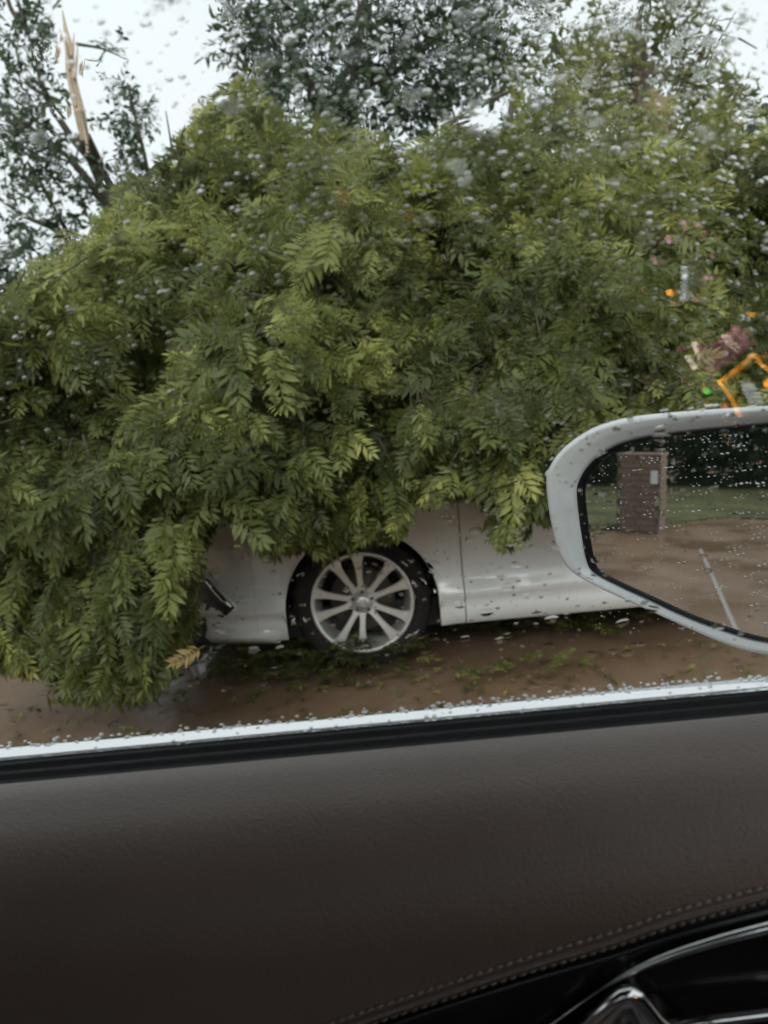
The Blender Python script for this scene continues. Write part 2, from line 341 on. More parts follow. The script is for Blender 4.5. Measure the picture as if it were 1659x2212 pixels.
# hanging lower fringe in front of the sedan's fender and wheel
for (px, py, Y, L, n_, s, t) in [(600, 1110, 3.2, .18, 8, .75, .4), (640, 1150, 3.2, .14, 7, .7, .45), (690, 1150, 3.15, .16, 7, .8, .75), (740, 1150, 3.2, .12, 7, .7, .5), (800, 1130, 3.22, .14, 8, .75, .35), (840, 1110, 3.22, .14, 8, .75, .3),
                          (580, 1150, 3.25, .12, 7, .6, .3), (720, 1115, 3.15, .16, 8, .8, .8), (890, 1080, 3.2, .16, 8, .8, .4), (530, 1100, 3.25, .12, 8, .7, .3),
                          (1090, 1120, 3.2, .12, 7, .75, .6), (1110, 1150, 3.2, .06, 6, .62, .65), (1150, 1110, 3.2, .1, 7, .7, .5), (1060, 1060, 3.2, .1, 6, .7, .5), (940, 1060, 3.2, .12, 7, .8, .5),
                          (220, 1180, 2.95, .12, 8, .9, .85), (180, 1290, 2.95, .2, 9, .9, .5), (260, 1350, 2.95, .2, 9, .9, .45), (330, 1310, 2.98, .2, 9, .9, .4), (380, 1250, 3.0, .2, 8, .8, .4), (240, 1440, 2.9, .14, 9, .8, .55), (330, 1430, 2.95, .12, 8, .8, .4), (190, 1450, 2.92, .1, 8, .7, .5), (400, 1390, 3.0, .1, 8, .7, .35), (100, 1400, 3.0, .12, 8, .8, .3)]:
    shoot(at(px, py, Y)-np.array([0, 0, -.02]), (rng.normal(0, .15), -.15, -1), L, n_, t, LF, s)
# keep everything above the road and out of the sedan's near side
P, Rm, S, Tn, K = LF.arrays()
ok = (P[:, 2] > .08) & hang_ok(P, Rm, S)
dist = np.linalg.norm(P-EYE, axis=1); q = P-EYE; cz = q@F; u_ = 829.5+FOC*(q@R)/cz; v_ = 1106-FOC*(q@U)/cz
inv = ok & (u_ > 20) & (u_ < 1500) & (v_ > 100) & (v_ < 1480) & ~((u_ > 1180) & (v_ > 900))
cand = np.where(inv)[0]; cand = cand[np.argsort(dist[cand]/S[cand])][:299]
single = np.zeros(len(P), bool); single[cand] = True
# shared meshes: 8 leaf shapes in 6 shades
lm = {}
for i in cand:
    k = int(K[i]); tq = min(int(Tn[i]*6), 5); key = (k, tq)
    if key not in lm:
        me = mesh('leaf', PIN_H[k][0], PIN_H[k][1], False); a_ = me.attributes.new('tint', 'FLOAT', 'POINT'); a_.data.foreach_set('value', [(tq+.5)/6*.95]*len(PIN_H[k][0])); me.materials.append(m_leaf); lm[key] = me
    o = bpy.data.objects.new('leaf', lm[key]); COL.objects.link(o); o.parent = fallen; o.matrix_parent_inverse = Matrix.Translation(-fallen.location)
    m4 = Matrix(Rm[i].tolist()).to_4x4(); m4 = Matrix.Translation(P[i]) @ m4 @ Matrix.Scale(float(S[i]), 4); o.matrix_basis = m4
tag(LF.build('foliage', m_leaf, fallen, ok & ~single), kind='stuff')
PB, RB, SB, _, _ = LB.arrays(); tag(LB.build('inner_foliage', m_leaf, fallen, (PB[:, 2] > .2) & hang_ok(PB, RB, SB)), kind='stuff')
tag(TW.obj('twigs', m_bark, fallen), kind='stuff')
g = MB(); g.tube(smooth_path([(-5.2, 7.2, .3), (-3.4, 6.2, .9), (-1.6, 5.4, 1.65), (.4, 5.0, 1.95), (2.2, 4.9, 2.2)], 6), np.linspace(.2, .06, 25), 12); g.obj('trunk', m_bark, fallen)
for pts, r0 in [([at(900, 900, 4.7), at(640, 640, 4.5), at(540, 340, 5.0)], .05), ([(-1.6, 5.4, 1.65), (-1.9, 4.4, 1.6), (-1.9, 3.6, 1.2), (-1.85, 3.3, .7)], .06),
                ([(.4, 5.0, 1.95), (.2, 4.3, 1.9), (.2, 3.7, 1.35)], .045), ([(.4, 5.0, 1.95), at(1000, 600, 5.2), at(1080, 360, 5.3), at(1110, 200, 5.6)], .05),
                ([(2.2, 4.9, 2.2), at(1420, 500, 5.4), at(1380, 260, 5.5), at(1400, 150, 5.5)], .05), ([at(955, 280, 5.2), at(1010, 245, 5.2), at(1050, 220, 5.2), at(1110, 195, 5.2)], .028)]:
    pp = smooth_path(pts, 6); g = MB(); g.tube(pp, np.linspace(r0, r0*.35, len(pp)), 8); g.obj('branch', m_bark, fallen)
# broken limb stub at the right
g = MB(); g.tube([at(1390, 225, 5.2), at(1415, 255, 5.2), at(1440, 300, 5.2)], [.10, .11, .08], 9); g.obj('broken_limb', M('torn_brown_bark', (.12, .075, .05), .8, noise=(25, (.3, .2, .13), .4, .7), bump=(40, .8, .02)), fallen)

# ================================================================== STANDING TREES
def tree(label, Y, limbs, blobs, base, mat, scale=1.0, group=None, thin=1., brown=None):
    root = empty('standing_tree', (*at(base, 1106, Y)[:2], 0), label, 'tree', group)
    for i, (pts, r0, r1) in enumerate(limbs):
        W = [at(px, py, Y+dy) for px, py, dy in pts]
        if i == 0: W = [np.array([W[0][0], W[0][1], -.1])]+W
        pp = smooth_path(W, 6); gg = MB(); gg.tube(pp, np.linspace(r0, r1, len(pp)), 9 if i == 0 else 7); gg.obj('trunk' if i == 0 else 'limb', m_bark, root)
    LL = Leaves(TWG); LX = Leaves(TWG)
    for (px, py, rx, ry, n_) in blobs:
        for _ in range(int(n_*thin)):
            a = rng.uniform(0, 6.28); rr = math.sqrt(rng.uniform()); c = at(px+rx*rr*math.cos(a), py+ry*rr*math.sin(a), Y+rng.normal(0, .5))
            (LX if brown and ((px-brown[0])**2+(py-brown[1])**2) < brown[2]**2 else LL).add(c, rng.normal(0, 1, 3)+[0, -.2, -.3], rng.normal(0, .5, 3)+[0, -.4, .8], scale*rng.uniform(.7, 1.3), float(rng.beta(2, 2)))
    tag(LL.build('foliage', mat, root), kind='stuff')
    if LX.pos: tag(LX.build('dry_foliage', m_leaf_brown, root), kind='stuff')
    return root
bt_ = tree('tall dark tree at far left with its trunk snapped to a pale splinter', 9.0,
     [([(320, 1000, 0), (290, 640, 0), (252, 480, 0), (218, 380, 0), (180, 295, -.4)], .12, .075),
      ([(250, 470, 0), (175, 370, .1), (110, 310, .2), (0, 228, .3)], .05, .02), ([(210, 360, .1), (150, 290, .2), (95, 195, .2), (75, 110, .3), (40, 10, .3)], .045, .02),
      ([(215, 620, 0), (150, 510, .1), (90, 400, .1), (60, 350, .2)], .035, .015), ([(215, 600, .1), (130, 505, .1), (60, 470, .2), (0, 430, .3)], .035, .02),
      ([(335, 560, 0), (320, 380, 0), (295, 265, 0), (275, 180, 0)], .03, .012), ([(165, 95, .1), (220, 105, .1), (275, 128, .1)], .018, .006), ([(90, 100, .3), (30, 30, .3), (10, -30, .3)], .03, .02),
      ([(130, 220, .1), (60, 180, .1), (30, 90, .1)], .025, .01)],
     [(30, 90, 50, 90, 75), (90, 40, 30, 30, 26), (95, 190, 40, 50, 34), (20, 250, 50, 60, 70), (70, 300, 60, 40, 62), (110, 400, 60, 50, 45), (30, 380, 50, 40, 40), (130, 330, 32, 40, 34), (180, 420, 50, 50, 34), (226, 370, 18, 40, 14),
      (225, 520, 50, 60, 46), (60, 500, 70, 40, 40), (150, 560, 80, 30, 45), (20, 560, 40, 60, 45), (8, 600, 25, 60, 60), (270, 200, 28, 40, 28), (300, 260, 30, 40, 34), (255, 265, 30, 30, 16), (290, 320, 40, 30, 26), (320, 380, 30, 40, 26), (260, 400, 30, 40, 14), (238, 100, 30, 15, 9), (130, 470, 40, 30, 22)], 320, m_leaf_dark, .92)
# the snapped top: pale torn wood with ragged slivers
g = MB(); pts = [at(184, 302, 8.6), at(172, 240, 8.5), at(160, 190, 8.5), at(152, 150, 8.5), at(150, 100, 8.5), at(141, 60, 8.5), at(135, 22, 8.5)]
g.tube(pts, [.05, .058, .05, .046, .04, .02, .005], 7)
for (a, b_, c_) in [((150, 150), (140, 90), (128, 60)), ((160, 170), (166, 120), (168, 92)), ((165, 230), (150, 170), (143, 135)), ((190, 330), (186, 300), (178, 262)), ((155, 120), (158, 95), (160, 70))]:
    g.tube([at(*a, 8.45), at(*b_, 8.43), at(*c_, 8.45)], [.022, .012, .003], 5)
g.obj('splintered_wood', m_split, bt_, smooth=False)
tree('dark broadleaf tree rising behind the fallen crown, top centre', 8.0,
     [([(770, 1000, 0), (760, 500, 0), (740, 260, 0), (780, 60, 0), (800, -80, 0)], .14, .06), ([(745, 280, 0), (650, 150, 0), (590, 20, .2)], .06, .03), ([(760, 200, 0), (900, 120, .1), (1000, 0, .2)], .05, .02), ([(590, 200, 0), (595, 110, 0), (560, 20, 0)], .035, .02),
      ([(720, 90, -.1), (690, 60, -.1), (650, 50, -.1)], .012, .006), ([(860, 250, 0), (840, 150, 0), (850, 40, 0)], .03, .01)],
     [(560, 30, 70, 60, 90), (520, 100, 45, 25, 26), (600, 130, 45, 60, 85), (600, 200, 40, 40, 50), (660, 80, 60, 60, 60), (720, 170, 60, 50, 75), (760, 40, 70, 60, 90), (830, 120, 70, 60, 120), (900, 40, 70, 60, 70), (960, 140, 70, 60, 110), (880, 220, 70, 40, 110), (1000, 60, 60, 60, 80), (1060, 130, 60, 50, 70),
      (770, 230, 60, 30, 70), (1080, 30, 60, 50, 50), (700, 240, 50, 30, 50), (930, 290, 70, 40, 24), (560, -60, 100, 50, 90), (800, -70, 120, 50, 120), (1000, -70, 120, 50, 120), (650, 20, 40, 40, 40)], 770, m_leaf_dark, .95, thin=.95)
tree('olive green tree with a rusty dry patch behind the fallen crown, upper right', 7.0,
     [([(1440, 1000, 0), (1430, 560, 0), (1400, 320, 0), (1380, 120, 0), (1400, -40, 0)], .13, .05), ([(1410, 330, 0), (1300, 220, 0), (1200, 100, 0)], .045, .02), ([(1420, 260, 0), (1500, 150, 0), (1540, 60, 0)], .04, .015),
      ([(1540, 60, 0), (1590, 80, 0), (1635, 105, 0)], .012, .005), ([(1560, 85, 0), (1573, 55, 0), (1590, 25, 0)], .009, .004), ([(1500, 50, 0), (1560, 42, 0), (1600, 40, 0)], .008, .004)],
     [(1180, 60, 60, 60, 60), (1130, 150, 50, 50, 60), (1220, 170, 60, 50, 60), (1290, 60, 50, 40, 34), (1350, 130, 60, 40, 75), (1370, 200, 60, 40, 70), (1440, 60, 60, 50, 60), (1480, 150, 60, 50, 85), (1470, 10, 60, 50, 60), (1350, 20, 70, 30, 26), (1540, 220, 55, 60, 90), (1560, 320, 60, 60, 100), (1440, 260, 60, 50, 60),
      (1300, 260, 60, 50, 30), (1250, 310, 70, 60, 50), (1340, 340, 50, 50, 22), (1500, 400, 80, 60, 140), (1600, 450, 60, 80, 100), (1180, 240, 60, 40, 40), (1150, -60, 120, 40, 60), (1450, -60, 100, 50, 70)], 1430, leaf_mat('olive_leaf', [(0, (.04, .055, .016)), (.6, (.10, .125, .035)), (1, (.18, .20, .06))]), .9, thin=.62, brown=(1355, 170, 75))
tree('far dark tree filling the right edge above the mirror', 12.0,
     [([(1660, 1000, 0), (1655, 500, 0), (1640, 330, 0)], .16, .06)], [(1660, 330, 50, 100, 90), (1690, 260, 60, 60, 60), (1640, 450, 60, 100, 140), (1720, 500, 60, 200, 200), (1600, 560, 80, 100, 150)], 1660, m_leaf_dark, 1.7)

# dark shrubbery that closes the view behind the fallen crown, and behind the grass in the mirror
def hedge(label, a, b_, h, n_, sc_, dep):
    root = empty('hedge', (*(np.add(a, b_)/2), 0), label, 'hedge'); LL = Leaves(TWG); a = np.array(a, float); b2 = np.array(b_, float)
    for _ in range(n_):
        t = rng.uniform(); hh = h*(.86+.1*math.sin(t*23)+.06*math.sin(t*57)); zz = hh*rng.uniform()**.8; p = a+(b2-a)*t
        LL.add(np.array([p[0]+rng.normal(0, dep), p[1]+rng.normal(0, dep), zz]), rng.normal(0, 1, 3), rng.normal(0, 1, 3)+[0, 0, .7], sc_*rng.uniform(.7, 1.3), float(rng.beta(2, 3)))
    tag(LL.build('foliage', m_leaf_dark, root), kind='stuff')
    gg = MB()
    nrm = unit(np.array([-(b2-a)[1], (b2-a)[0]])); Ls = np.linspace(0, 1, 24)
    for t in Ls: p = a+(b2-a)*t; gg.tube([(p[0], p[1], -.05), (p[0]+.1, p[1], h*.45), (p[0]-.1, p[1], h*.8)], [.05, .035, .01], 5)
    gg.obj('stems', m_bark, root)
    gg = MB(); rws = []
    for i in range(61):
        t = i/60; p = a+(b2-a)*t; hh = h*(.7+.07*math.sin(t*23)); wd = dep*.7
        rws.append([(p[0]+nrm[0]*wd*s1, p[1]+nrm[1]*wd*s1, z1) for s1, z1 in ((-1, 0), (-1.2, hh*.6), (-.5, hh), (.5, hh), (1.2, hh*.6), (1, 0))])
    gg.strip(rws); gg.obj('shade_core', m_hcore, root)
m_hcore = M('painted_inner_shade', (.012, .02, .01), .9, noise=(18, (.03, .045, .02), .4, .7), bump=(12, 1, .1))  # solid hedge core; the shade among inner leaves is put into its colour
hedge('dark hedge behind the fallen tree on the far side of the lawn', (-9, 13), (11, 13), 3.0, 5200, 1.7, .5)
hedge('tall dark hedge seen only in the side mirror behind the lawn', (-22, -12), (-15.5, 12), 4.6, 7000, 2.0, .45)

# house at the far left: only the roof edge shows above the crown
hs = empty('house', (-11, 22, 0), 'low house with a dark roof edge at far left behind the trees', 'house')
MB().box((-17, 20, 0), (-5.6, 26, 3.4)).obj('wall', m_wall, hs, False)
a0 = at(-20, 622, 19.6); a1 = at(165, 590, 19.6)
g = MB(); g.hexa([(-18, 19.4, 3.35), (-4.6, 19.4, 3.35), (-4.6, 26.5, 3.35), (-18, 26.5, 3.35), (-18, 19.4, 3.6), (-4.6, 19.4, 3.6), (-6.5, 23, 5.3), (-16, 23, 5.3)]); g.obj('roof', m_roof, hs, False)
for i in range(4): MB().box((-15+2.4*i, 19.96, 1.1), (-13.8+2.4*i, 19.99, 2.3)).obj('window', m_carglass, hs, False)

# ================================================================== CRUSHED SEDAN
WX, WY, WZ = -.141, 3.64, .33; NEAR = 3.56; HALF = .92; CY = NEAR+HALF; NOSE = -.98; TAIL = 3.85; RA = .362
sed = empty('sedan', (WX+1.4, CY, 0), 'silvery white sedan crushed under the fallen tree, front wheel showing', 'car')
def plan(u):
    """distance the side falls back from its widest line at station u"""
    if u < -.35: k, ext = (-.35-u)/(-.35-NOSE), HALF*.98
    elif u > 3.1: k, ext = (u-3.1)/(TAIL-3.1), HALF*.9
    else: return 0.
    return ext*(1-(1-min(k, 1)**2.5)**(1/2.5))
PROF = [(.19, .045), (.215, .02), (.27, .012), (.298, .016), (.304, .03), (.312, .012), (.33, -.012), (.36, -.004), (.39, .016), (.44, .03), (.54, .028), (.66, .008), (.76, 0), (.85, .012), (.93, .05), (1., .1)]
PZ = [p[0] for p in PROF]; PO = [p[1] for p in PROF]
def top(u): return float(np.interp(u, [NOSE, -.8, 0, .6, 2.8, TAIL], [.66, .72, .86, .93, .98, .93]))
def sy(u, z, near=True):
    z0 = z/top(u)*.98 if u < .4 else z
    o = plan(u)+float(np.interp(z, PZ, PO))*(1 if u > .42 else .8)
    if u > .44 and z < .5: o += 0
    return (NEAR+o) if near else (2*CY-NEAR-o)
def side(name, us, mat, near=True, bot=None):
    rws = []; nz_ = 26
    for u in us:
        zb = .19 if bot is None else bot(u); zt = top(u)
        for wc in (0, 2.85):
            if abs(u-wc) < RA-.0005: zb = max(zb, WZ+math.sqrt(RA*RA-(u-wc)**2))
        rws.append([(WX+u, sy(u, zb+(zt-zb)*j/nz_, near), zb+(zt-zb)*j/nz_) for j in range(nz_+1)])
    return MB().strip(rws).obj(name, mat, sed)
def cols(a, b_, n_):
    s = set(np.linspace(a, b_, n_))
    for wc in (0, 2.85):
        for t in np.linspace(0, math.pi, 41):
            v = wc+RA*math.cos(t)
            if a < v < b_: s.add(v)
        for e in (-1, 1):
            v = wc+e*(RA+.0005)
            if a < v < b_: s.add(v)
    return sorted(s)
for near in (True, False):
    side('bumper', [u for u in cols(NOSE, -.5, 16)]+[-.4995], m_paint, near)
    side('fender', [-.4985]+cols(-.4982, .4775, 20), m_paint, near)
    side('front_door', cols(.4825, 1.53, 12), m_paint, near)
    side('rear_door', cols(1.536, 2.35, 10), m_paint, near)
    side('rear_quarter', cols(2.356, TAIL, 24), m_paint, near)
# hood, roof, glass, boot: lofted across
def across(u0, u1, zf, name, mat, n_=8, inset=.1, crown=.05):
    rws = []
    for i in range(n_+1):
        u = u0+(u1-u0)*i/n_; z0 = zf(u); yn = NEAR+plan(u)+inset; yf = 2*CY-yn
        rws.append([(WX+u, yn+(yf-yn)*j/12, z0+crown*math.sin(math.pi*j/12)) for j in range(13)])
    return MB().strip(rws).obj(name, mat, sed)
across(NOSE+.01, .55, lambda u: top(u)-.0, 'hood', m_paint, 14)
across(.55, 1.25, lambda u: .93+(u-.55)/.7*.37, 'windscreen', m_carglass, 4, .16)
across(1.25, 2.45, lambda u: 1.30+.06*math.sin((u-1.25)/1.2*math.pi), 'roof', m_paint, 6, .28, .04)
across(2.45, 3.1, lambda u: 1.3-(u-2.45)/.65*.33, 'rear_window', m_carglass, 4, .16)
across(3.1, TAIL-.01, lambda u: top(u), 'boot_lid', m_paint, 5)
for near in (True, False):
    s = (lambda y: y) if near else (lambda y: 2*CY-y)
    MB().add([(WX+.6, s(NEAR+.1), .95), (WX+1.25, s(NEAR+.28), 1.3), (WX+2.45, s(NEAR+.28), 1.3), (WX+3.1, s(NEAR+.1), .99)], [(0, 1, 2, 3)]).obj('side_window', m_carglass, sed)
g = MB(); g.box((WX-.85, NEAR+.16, .16), (WX+3.6, 2*CY-NEAR-.16, .3)); g.box((WX+.45, NEAR+.08, .18), (WX+2.4, NEAR+.3, .6)); g.box((WX-.75, NEAR+.45, .2), (WX+.45, CY+.5, .6)); g.obj('underbody', m_black, sed, False)
for wc in (0, 2.85):
    rws = []
    for t in np.linspace(-.25, math.pi+.25, 30):
        rws.append([(WX+wc+(RA+.004)*math.cos(t), yy, WZ+(RA+.004)*math.sin(t)) for yy in (NEAR+.018, NEAR+.12, NEAR+.34)])
    MB().strip(rws).obj('wheel_well', m_black, sed)
    g = MB(); ring = [(WX+wc+(RA+.002)*math.cos(t), sy(wc+RA*math.cos(t), WZ+max(0, RA*math.sin(t)))+.003, WZ+(RA+.002)*math.sin(t)) for t in np.linspace(-.1, math.pi+.1, 30)]
    g.tube(ring, .006, 6); g.obj('arch_lip', m_paint, sed)
# front lower lip, fog lamp pocket with its chrome bar, headlamp, grille
def onbody(px, py, out=0.):
    Y = 3.58
    for _ in range(12):
        p = at(px, py, Y); Y = sy(p[0]-WX, p[2])
    p = at(px, py, Y-out); return p
def patch(name, poly, out, mat, parent=sed):
    """closed slab that follows the body skin"""
    c = np.mean(poly, 0); rr = []
    for k in (0, .35, .7, 1): rr.append([onbody(*(c+(np.array(p)-c)*k), out) for p in poly])
    edge_ = [onbody(*p, -.012) for p in poly]; rr.append(edge_)
    return MB().strip(rr, True).obj(name, mat, parent, True)
fog = patch('fog_lamp_pocket', [(380, 1235), (420, 1236), (448, 1250), (480, 1284), (506, 1306), (504, 1318), (488, 1330), (440, 1330), (390, 1326)], .004, m_black)
g = MB(); g.tube([onbody(442, 1252, .012), onbody(462, 1272, .016), onbody(484, 1296, .016), onbody(500, 1312, .01)], [.006, .014, .015, .006], 7); g.obj('chrome_bar', m_chrome, fog)
g = MB(); g.tube([onbody(430, 1236, .008), onbody(455, 1252, .01), onbody(484, 1286, .01), onbody(510, 1312, .008), onbody(488, 1334, .008), onbody(430, 1334, .006)], .006, 6); g.obj('surround', m_paint, fog)
g = MB(); g.tube([onbody(385, 1306, .01), onbody(412, 1302, .012)], [.018, .018], 10); g.obj('fog_lamp', m_lens, fog)
g = MB(); rws = []
for px_ in np.linspace(400, 606, 14):
    k = (606-px_)/206; a_ = onbody(px_, 1362-4*k, .002); b_ = onbody(px_, 1376, .004+.05*math.sin(min(1, k*1.6)*1.57)); c_ = onbody(px_, 1388, .012); d_ = onbody(px_, 1391, -.04)
    rws.append([a_, b_, c_, d_])
g.strip(rws).obj('front_lip', m_paint, sed)
hl = patch('headlight', [(300, 1165), (350, 1150), (420, 1150), (470, 1172), (440, 1195), (350, 1200)], .004, m_lens); MB().tube([onbody(330, 1180, .01), onbody(430, 1180, .01)], .008, 6).obj('lamp_strip', m_chrome, hl)
g = MB()
for k in range(6): zz = .3+.05*k; g.box((WX+NOSE-.012, CY-.45, zz), (WX+NOSE+.03, CY+.45, zz+.02))
g.obj('grille', m_black, sed, False)
MB().box((WX+2.9, NEAR+plan(2.9)-.002, .7), (WX+2.91, NEAR+.02, .9))
# wheels
def lathe(prof, n_=48):
    rws = [[(r_*math.cos(2*math.pi*j/n_), y_, r_*math.sin(2*math.pi*j/n_)) for j in range(n_)] for r_, y_ in prof]
    return MB().strip(rws, True)
me_t = mesh('tyre', *(lambda q: (q.v, q.f))(lathe([(.243, .01), (.252, -.008), (.27, -.016), (.295, -.018), (.315, -.008), (.326, .012), (.33, .03), (.33, .17), (.322, .2), (.29, .215), (.243, .2)], 64)))
me_r = mesh('rim', *(lambda q: (q.v, q.f))(lathe([(.246, .012), (.247, .001), (.241, -.004), (.233, -.003), (.226, .006), (.222, .02), (.215, .06), (.2, .12), (.21, .2)], 64)))
me_d = mesh('brake_disc', *(lambda q: (q.v, q.f))(lathe([(.0, .085), (.155, .085), (.158, .09), (.158, .105), (0, .105)])))
me_h = mesh('hub_cap', *(lambda q: (q.v, q.f))(lathe([(.0, .004), (.02, .005), (.031, .009), (.034, .013), (.036, .02), (.058, .026), (.066, .04), (.07, .07)], 32)))
def spoke_mesh():
    q = MB(); rws = []
    for r_, wd, y_, dp in [(.05, .021, .026, .03), (.08, .0155, .02, .032), (.12, .015, .013, .034), (.16, .0175, .007, .036), (.195, .022, .003, .034), (.214, .028, .002, .03), (.232, .038, .001, .02)]:
        rws.append([(-wd, y_+.006, r_), (-wd*.75, y_, r_), (wd*.75, y_, r_), (wd, y_+.006, r_), (wd*.55, y_+dp, r_), (-wd*.55, y_+dp, r_)])
    q.strip(rws, True); return mesh('spoke', q.v, q.f, False)
me_s = spoke_mesh()
q = MB()
for rx, rz, ox, oz in [(.021, .014, 0, 0), (.007, .0135, 0, 0), (.0155, .0055, 0, .0065)]:
    q.tube([(ox+rx*math.cos(t), .001, oz+rz*math.sin(t)) for t in np.linspace(0, 2*math.pi, 25)], .0016, 5, False)
me_e = mesh('emblem', q.v, q.f)
q = MB(); q.tube([(0, .018, 0), (0, .034, 0)], .008, 6); me_n = mesh('lug_nut', q.v, q.f, False)
for me, mt in ((me_t, m_tyre), (me_r, m_alloy), (me_d, m_steel), (me_h, m_alloy), (me_s, m_alloy), (me_e, m_chrome), (me_n, m_steel)): me.materials.append(mt)
for (wc, near, spin) in [(0, 1, .035), (2.85, 1, .3), (0, 0, .1), (2.85, 0, .5)]:
    tl = Matrix.Translation((WX+wc, 3.612 if near else 2*CY-3.612, WZ)) @ Matrix.Rotation(0 if near else math.pi, 4, 'Z') @ Matrix.Rotation(spin, 4, 'Y')
    wh = bpy.data.objects.new('wheel', me_t); COL.objects.link(wh); wh.parent = sed; wh.matrix_parent_inverse = Matrix.Translation(-sed.location); wh.matrix_basis = tl
    def sub(nm, me, mat4=Matrix()):
        o = bpy.data.objects.new(nm, me); COL.objects.link(o); o.parent = wh; o.matrix_basis = mat4
    sub('rim', me_r); sub('brake_disc', me_d); sub('hub_cap', me_h); sub('emblem', me_e, Matrix.Rotation(-spin, 4, 'Y'))
    for k in range(10): sub('spoke', me_s, Matrix.Rotation(k*math.pi/5+(.055 if k % 2 else -.055), 4, 'Y'))
    for k in range(5):
        a_ = k*math.tau/5+.3; sub('lug_nut', me_n, Matrix.Translation((.048*math.cos(a_), 0, .048*math.sin(a_))))
for z_, nm in ((.72, 'door_handle'),):
    for u in (1.3, 2.15): bevel(MB().box((WX+u, NEAR-.03, .8), (WX+u+.17, NEAR-.012, .825)).obj(nm, m_chrome, sed), .006)

# ================================================================== FALLEN SPRIGS ON THE ROAD
def sprig(x, y, n_, s, label, t=.4, up=.4, cat='sprig'):
    L2 = Leaves(PIN_L)
    for i in range(n_):
        a = rng.uniform(0, 6.28); rr = .02+.02*n_**.5*rng.uniform()
        L2.add(np.array([x+rr*math.cos(a)*2, y+rr*math.sin(a), .03+.02*rng.uniform()*n_**.5]), (math.cos(a), math.sin(a)*.8, rng.uniform(.1, up)), (0, 0, 1), s*rng.uniform(.7, 1.1), float(np.clip(t+rng.normal(0, .15), 0, 1)))
    o = L2.build('leaf_sprig', m_leaf); return tag(o, label, cat, 'leaf sprigs torn off onto the wet road')
def gp(px, py):
    d = ray(px, py); return (EYE+d*(-H/d[2]))[:2]
sprig(*gp(1140, 1478), 16, 0.40, 'green leaf sprig alone on the mud below the sedan sill', .5, .9)
sprig(*gp(680, 1470), 50, 0.51, 'leafy sprig lying in front of the sedan front tyre, left half', .35, 0.59)
sprig(*gp(770, 1450), 50, 0.51, 'leafy sprig crushed under the sedan front tyre, right half', .3, 0.52)
sprig(*gp(1050, 1368), 57, 0.51, 'leaf pile just behind the sedan front wheel below its sill', .4, 0.52)
sprig(*gp(1160, 1362), 64, 0.55, 'leaf pile under the middle of the sedan sill', .4, 0.52)
sprig(*gp(1250, 1355), 64, 0.61, 'leaf pile under the sedan sill beside the mirror edge', .45, 0.78)
sprig(*gp(1360, 1345), 43, 0.51, 'leaf pile half hidden behind the lower mirror edge', .4, 0.52)
sprig(*gp(500, 1455), 50, 0.51, 'dark sprig under the sedan front bumper', .25, 0.39)
sprig(*gp(430, 1475), 43, 0.51, 'sprig at the foot of the hanging branches beside the bumper', .35, 0.52)
sprig(*gp(615, 1548), 3, 0.24, 'tiny dark leaf on mud above the chrome belt strip', .2, 0.33)
sprig(*gp(75, 1545), 3, 0.26, 'tiny dark leaf on the mud at far left', .1, 0.33)
sprig(*gp(1578, 1452), 4, 0.29, 'small green leaf on the road at right under the mirror', .3, 0.33)

# torn leaf bits and grit washed along the sedan sill: nobody could count them
L3 = Leaves(TWG)
for _ in range(420):
    x = rng.uniform(-2.2, 2.6); y = 3.55-abs(rng.normal(0, .28)) if rng.uniform() < .75 else rng.uniform(1.6, 3.6)
    a = rng.uniform(0, 6.28); L3.add(np.array([x, y, .012+.02*rng.uniform()]), (math.cos(a), math.sin(a), .08), (0, 0, 1), rng.uniform(.12, .34)*(1 if y > 2.9 else .45), float(rng.beta(1.6, 1.6)))
tag(L3.build('leaf_litter', m_leaf), 'torn leaf bits scattered on the wet mud along the sedan sill', kind='stuff')

# ================================================================== BRICK PILLAR AND LANE LINE (seen in the mirror)
pil = empty('brick_pillar', (-9.35, 2.35, 0), 'short red brick gate pillar reflected in the side mirror', 'pillar')
MB().box((-9.6, 2.1, -.05), (-9.1, 2.6, .93)).obj('mortar_core', m_mortar, pil, False)
mb_ = []
q = MB().box((-.11, -.006, -.034), (.11, .02, .034)); me_b = mesh('brick', q.v, q.f, False); me_b.materials.append(m_brick)
for k in range(12):
    zz = .03+.078*k
    for fc in range(4):
        for j in range(2):
            off = (-.125+.25*j)+(.03 if k % 2 else -.03); off = max(-.14, min(.14, off))
            rot = Matrix.Rotation(fc*math.pi/2, 4, 'Z'); o = bpy.data.objects.new('brick', me_b); COL.objects.link(o); o.parent = pil
            o.matrix_basis = rot @ Matrix.Translation((off, -.252-random.uniform(0, .006), zz+.034))
bevel(MB().box((-9.62, 2.08, .955), (-9.08, 2.62, .99)).obj('cap', m_brick, pil, False), .01)
MB().box((-9.095, 2.12, .62), (-9.07, 2.20, .78)).obj('number_plaque', m_white, pil, False)
# worn lane line
def mline(p, q, wd, z=.004):
    p = np.array(p, float); q = np.array(q, float); d = (q-p)/np.linalg.norm(q-p); nn = np.array([-d[1], d[0]])*wd/2
    return [(*(p-nn), z), (*(p+nn), z), (*(q+nn), z), (*(q-nn), z)]
tag(MB().add(mline((-8.0, 1.5), (-4.2, .86), .032), [(0, 3, 2, 1)]).obj('road_marking', m_line, smooth=False), kind='structure')

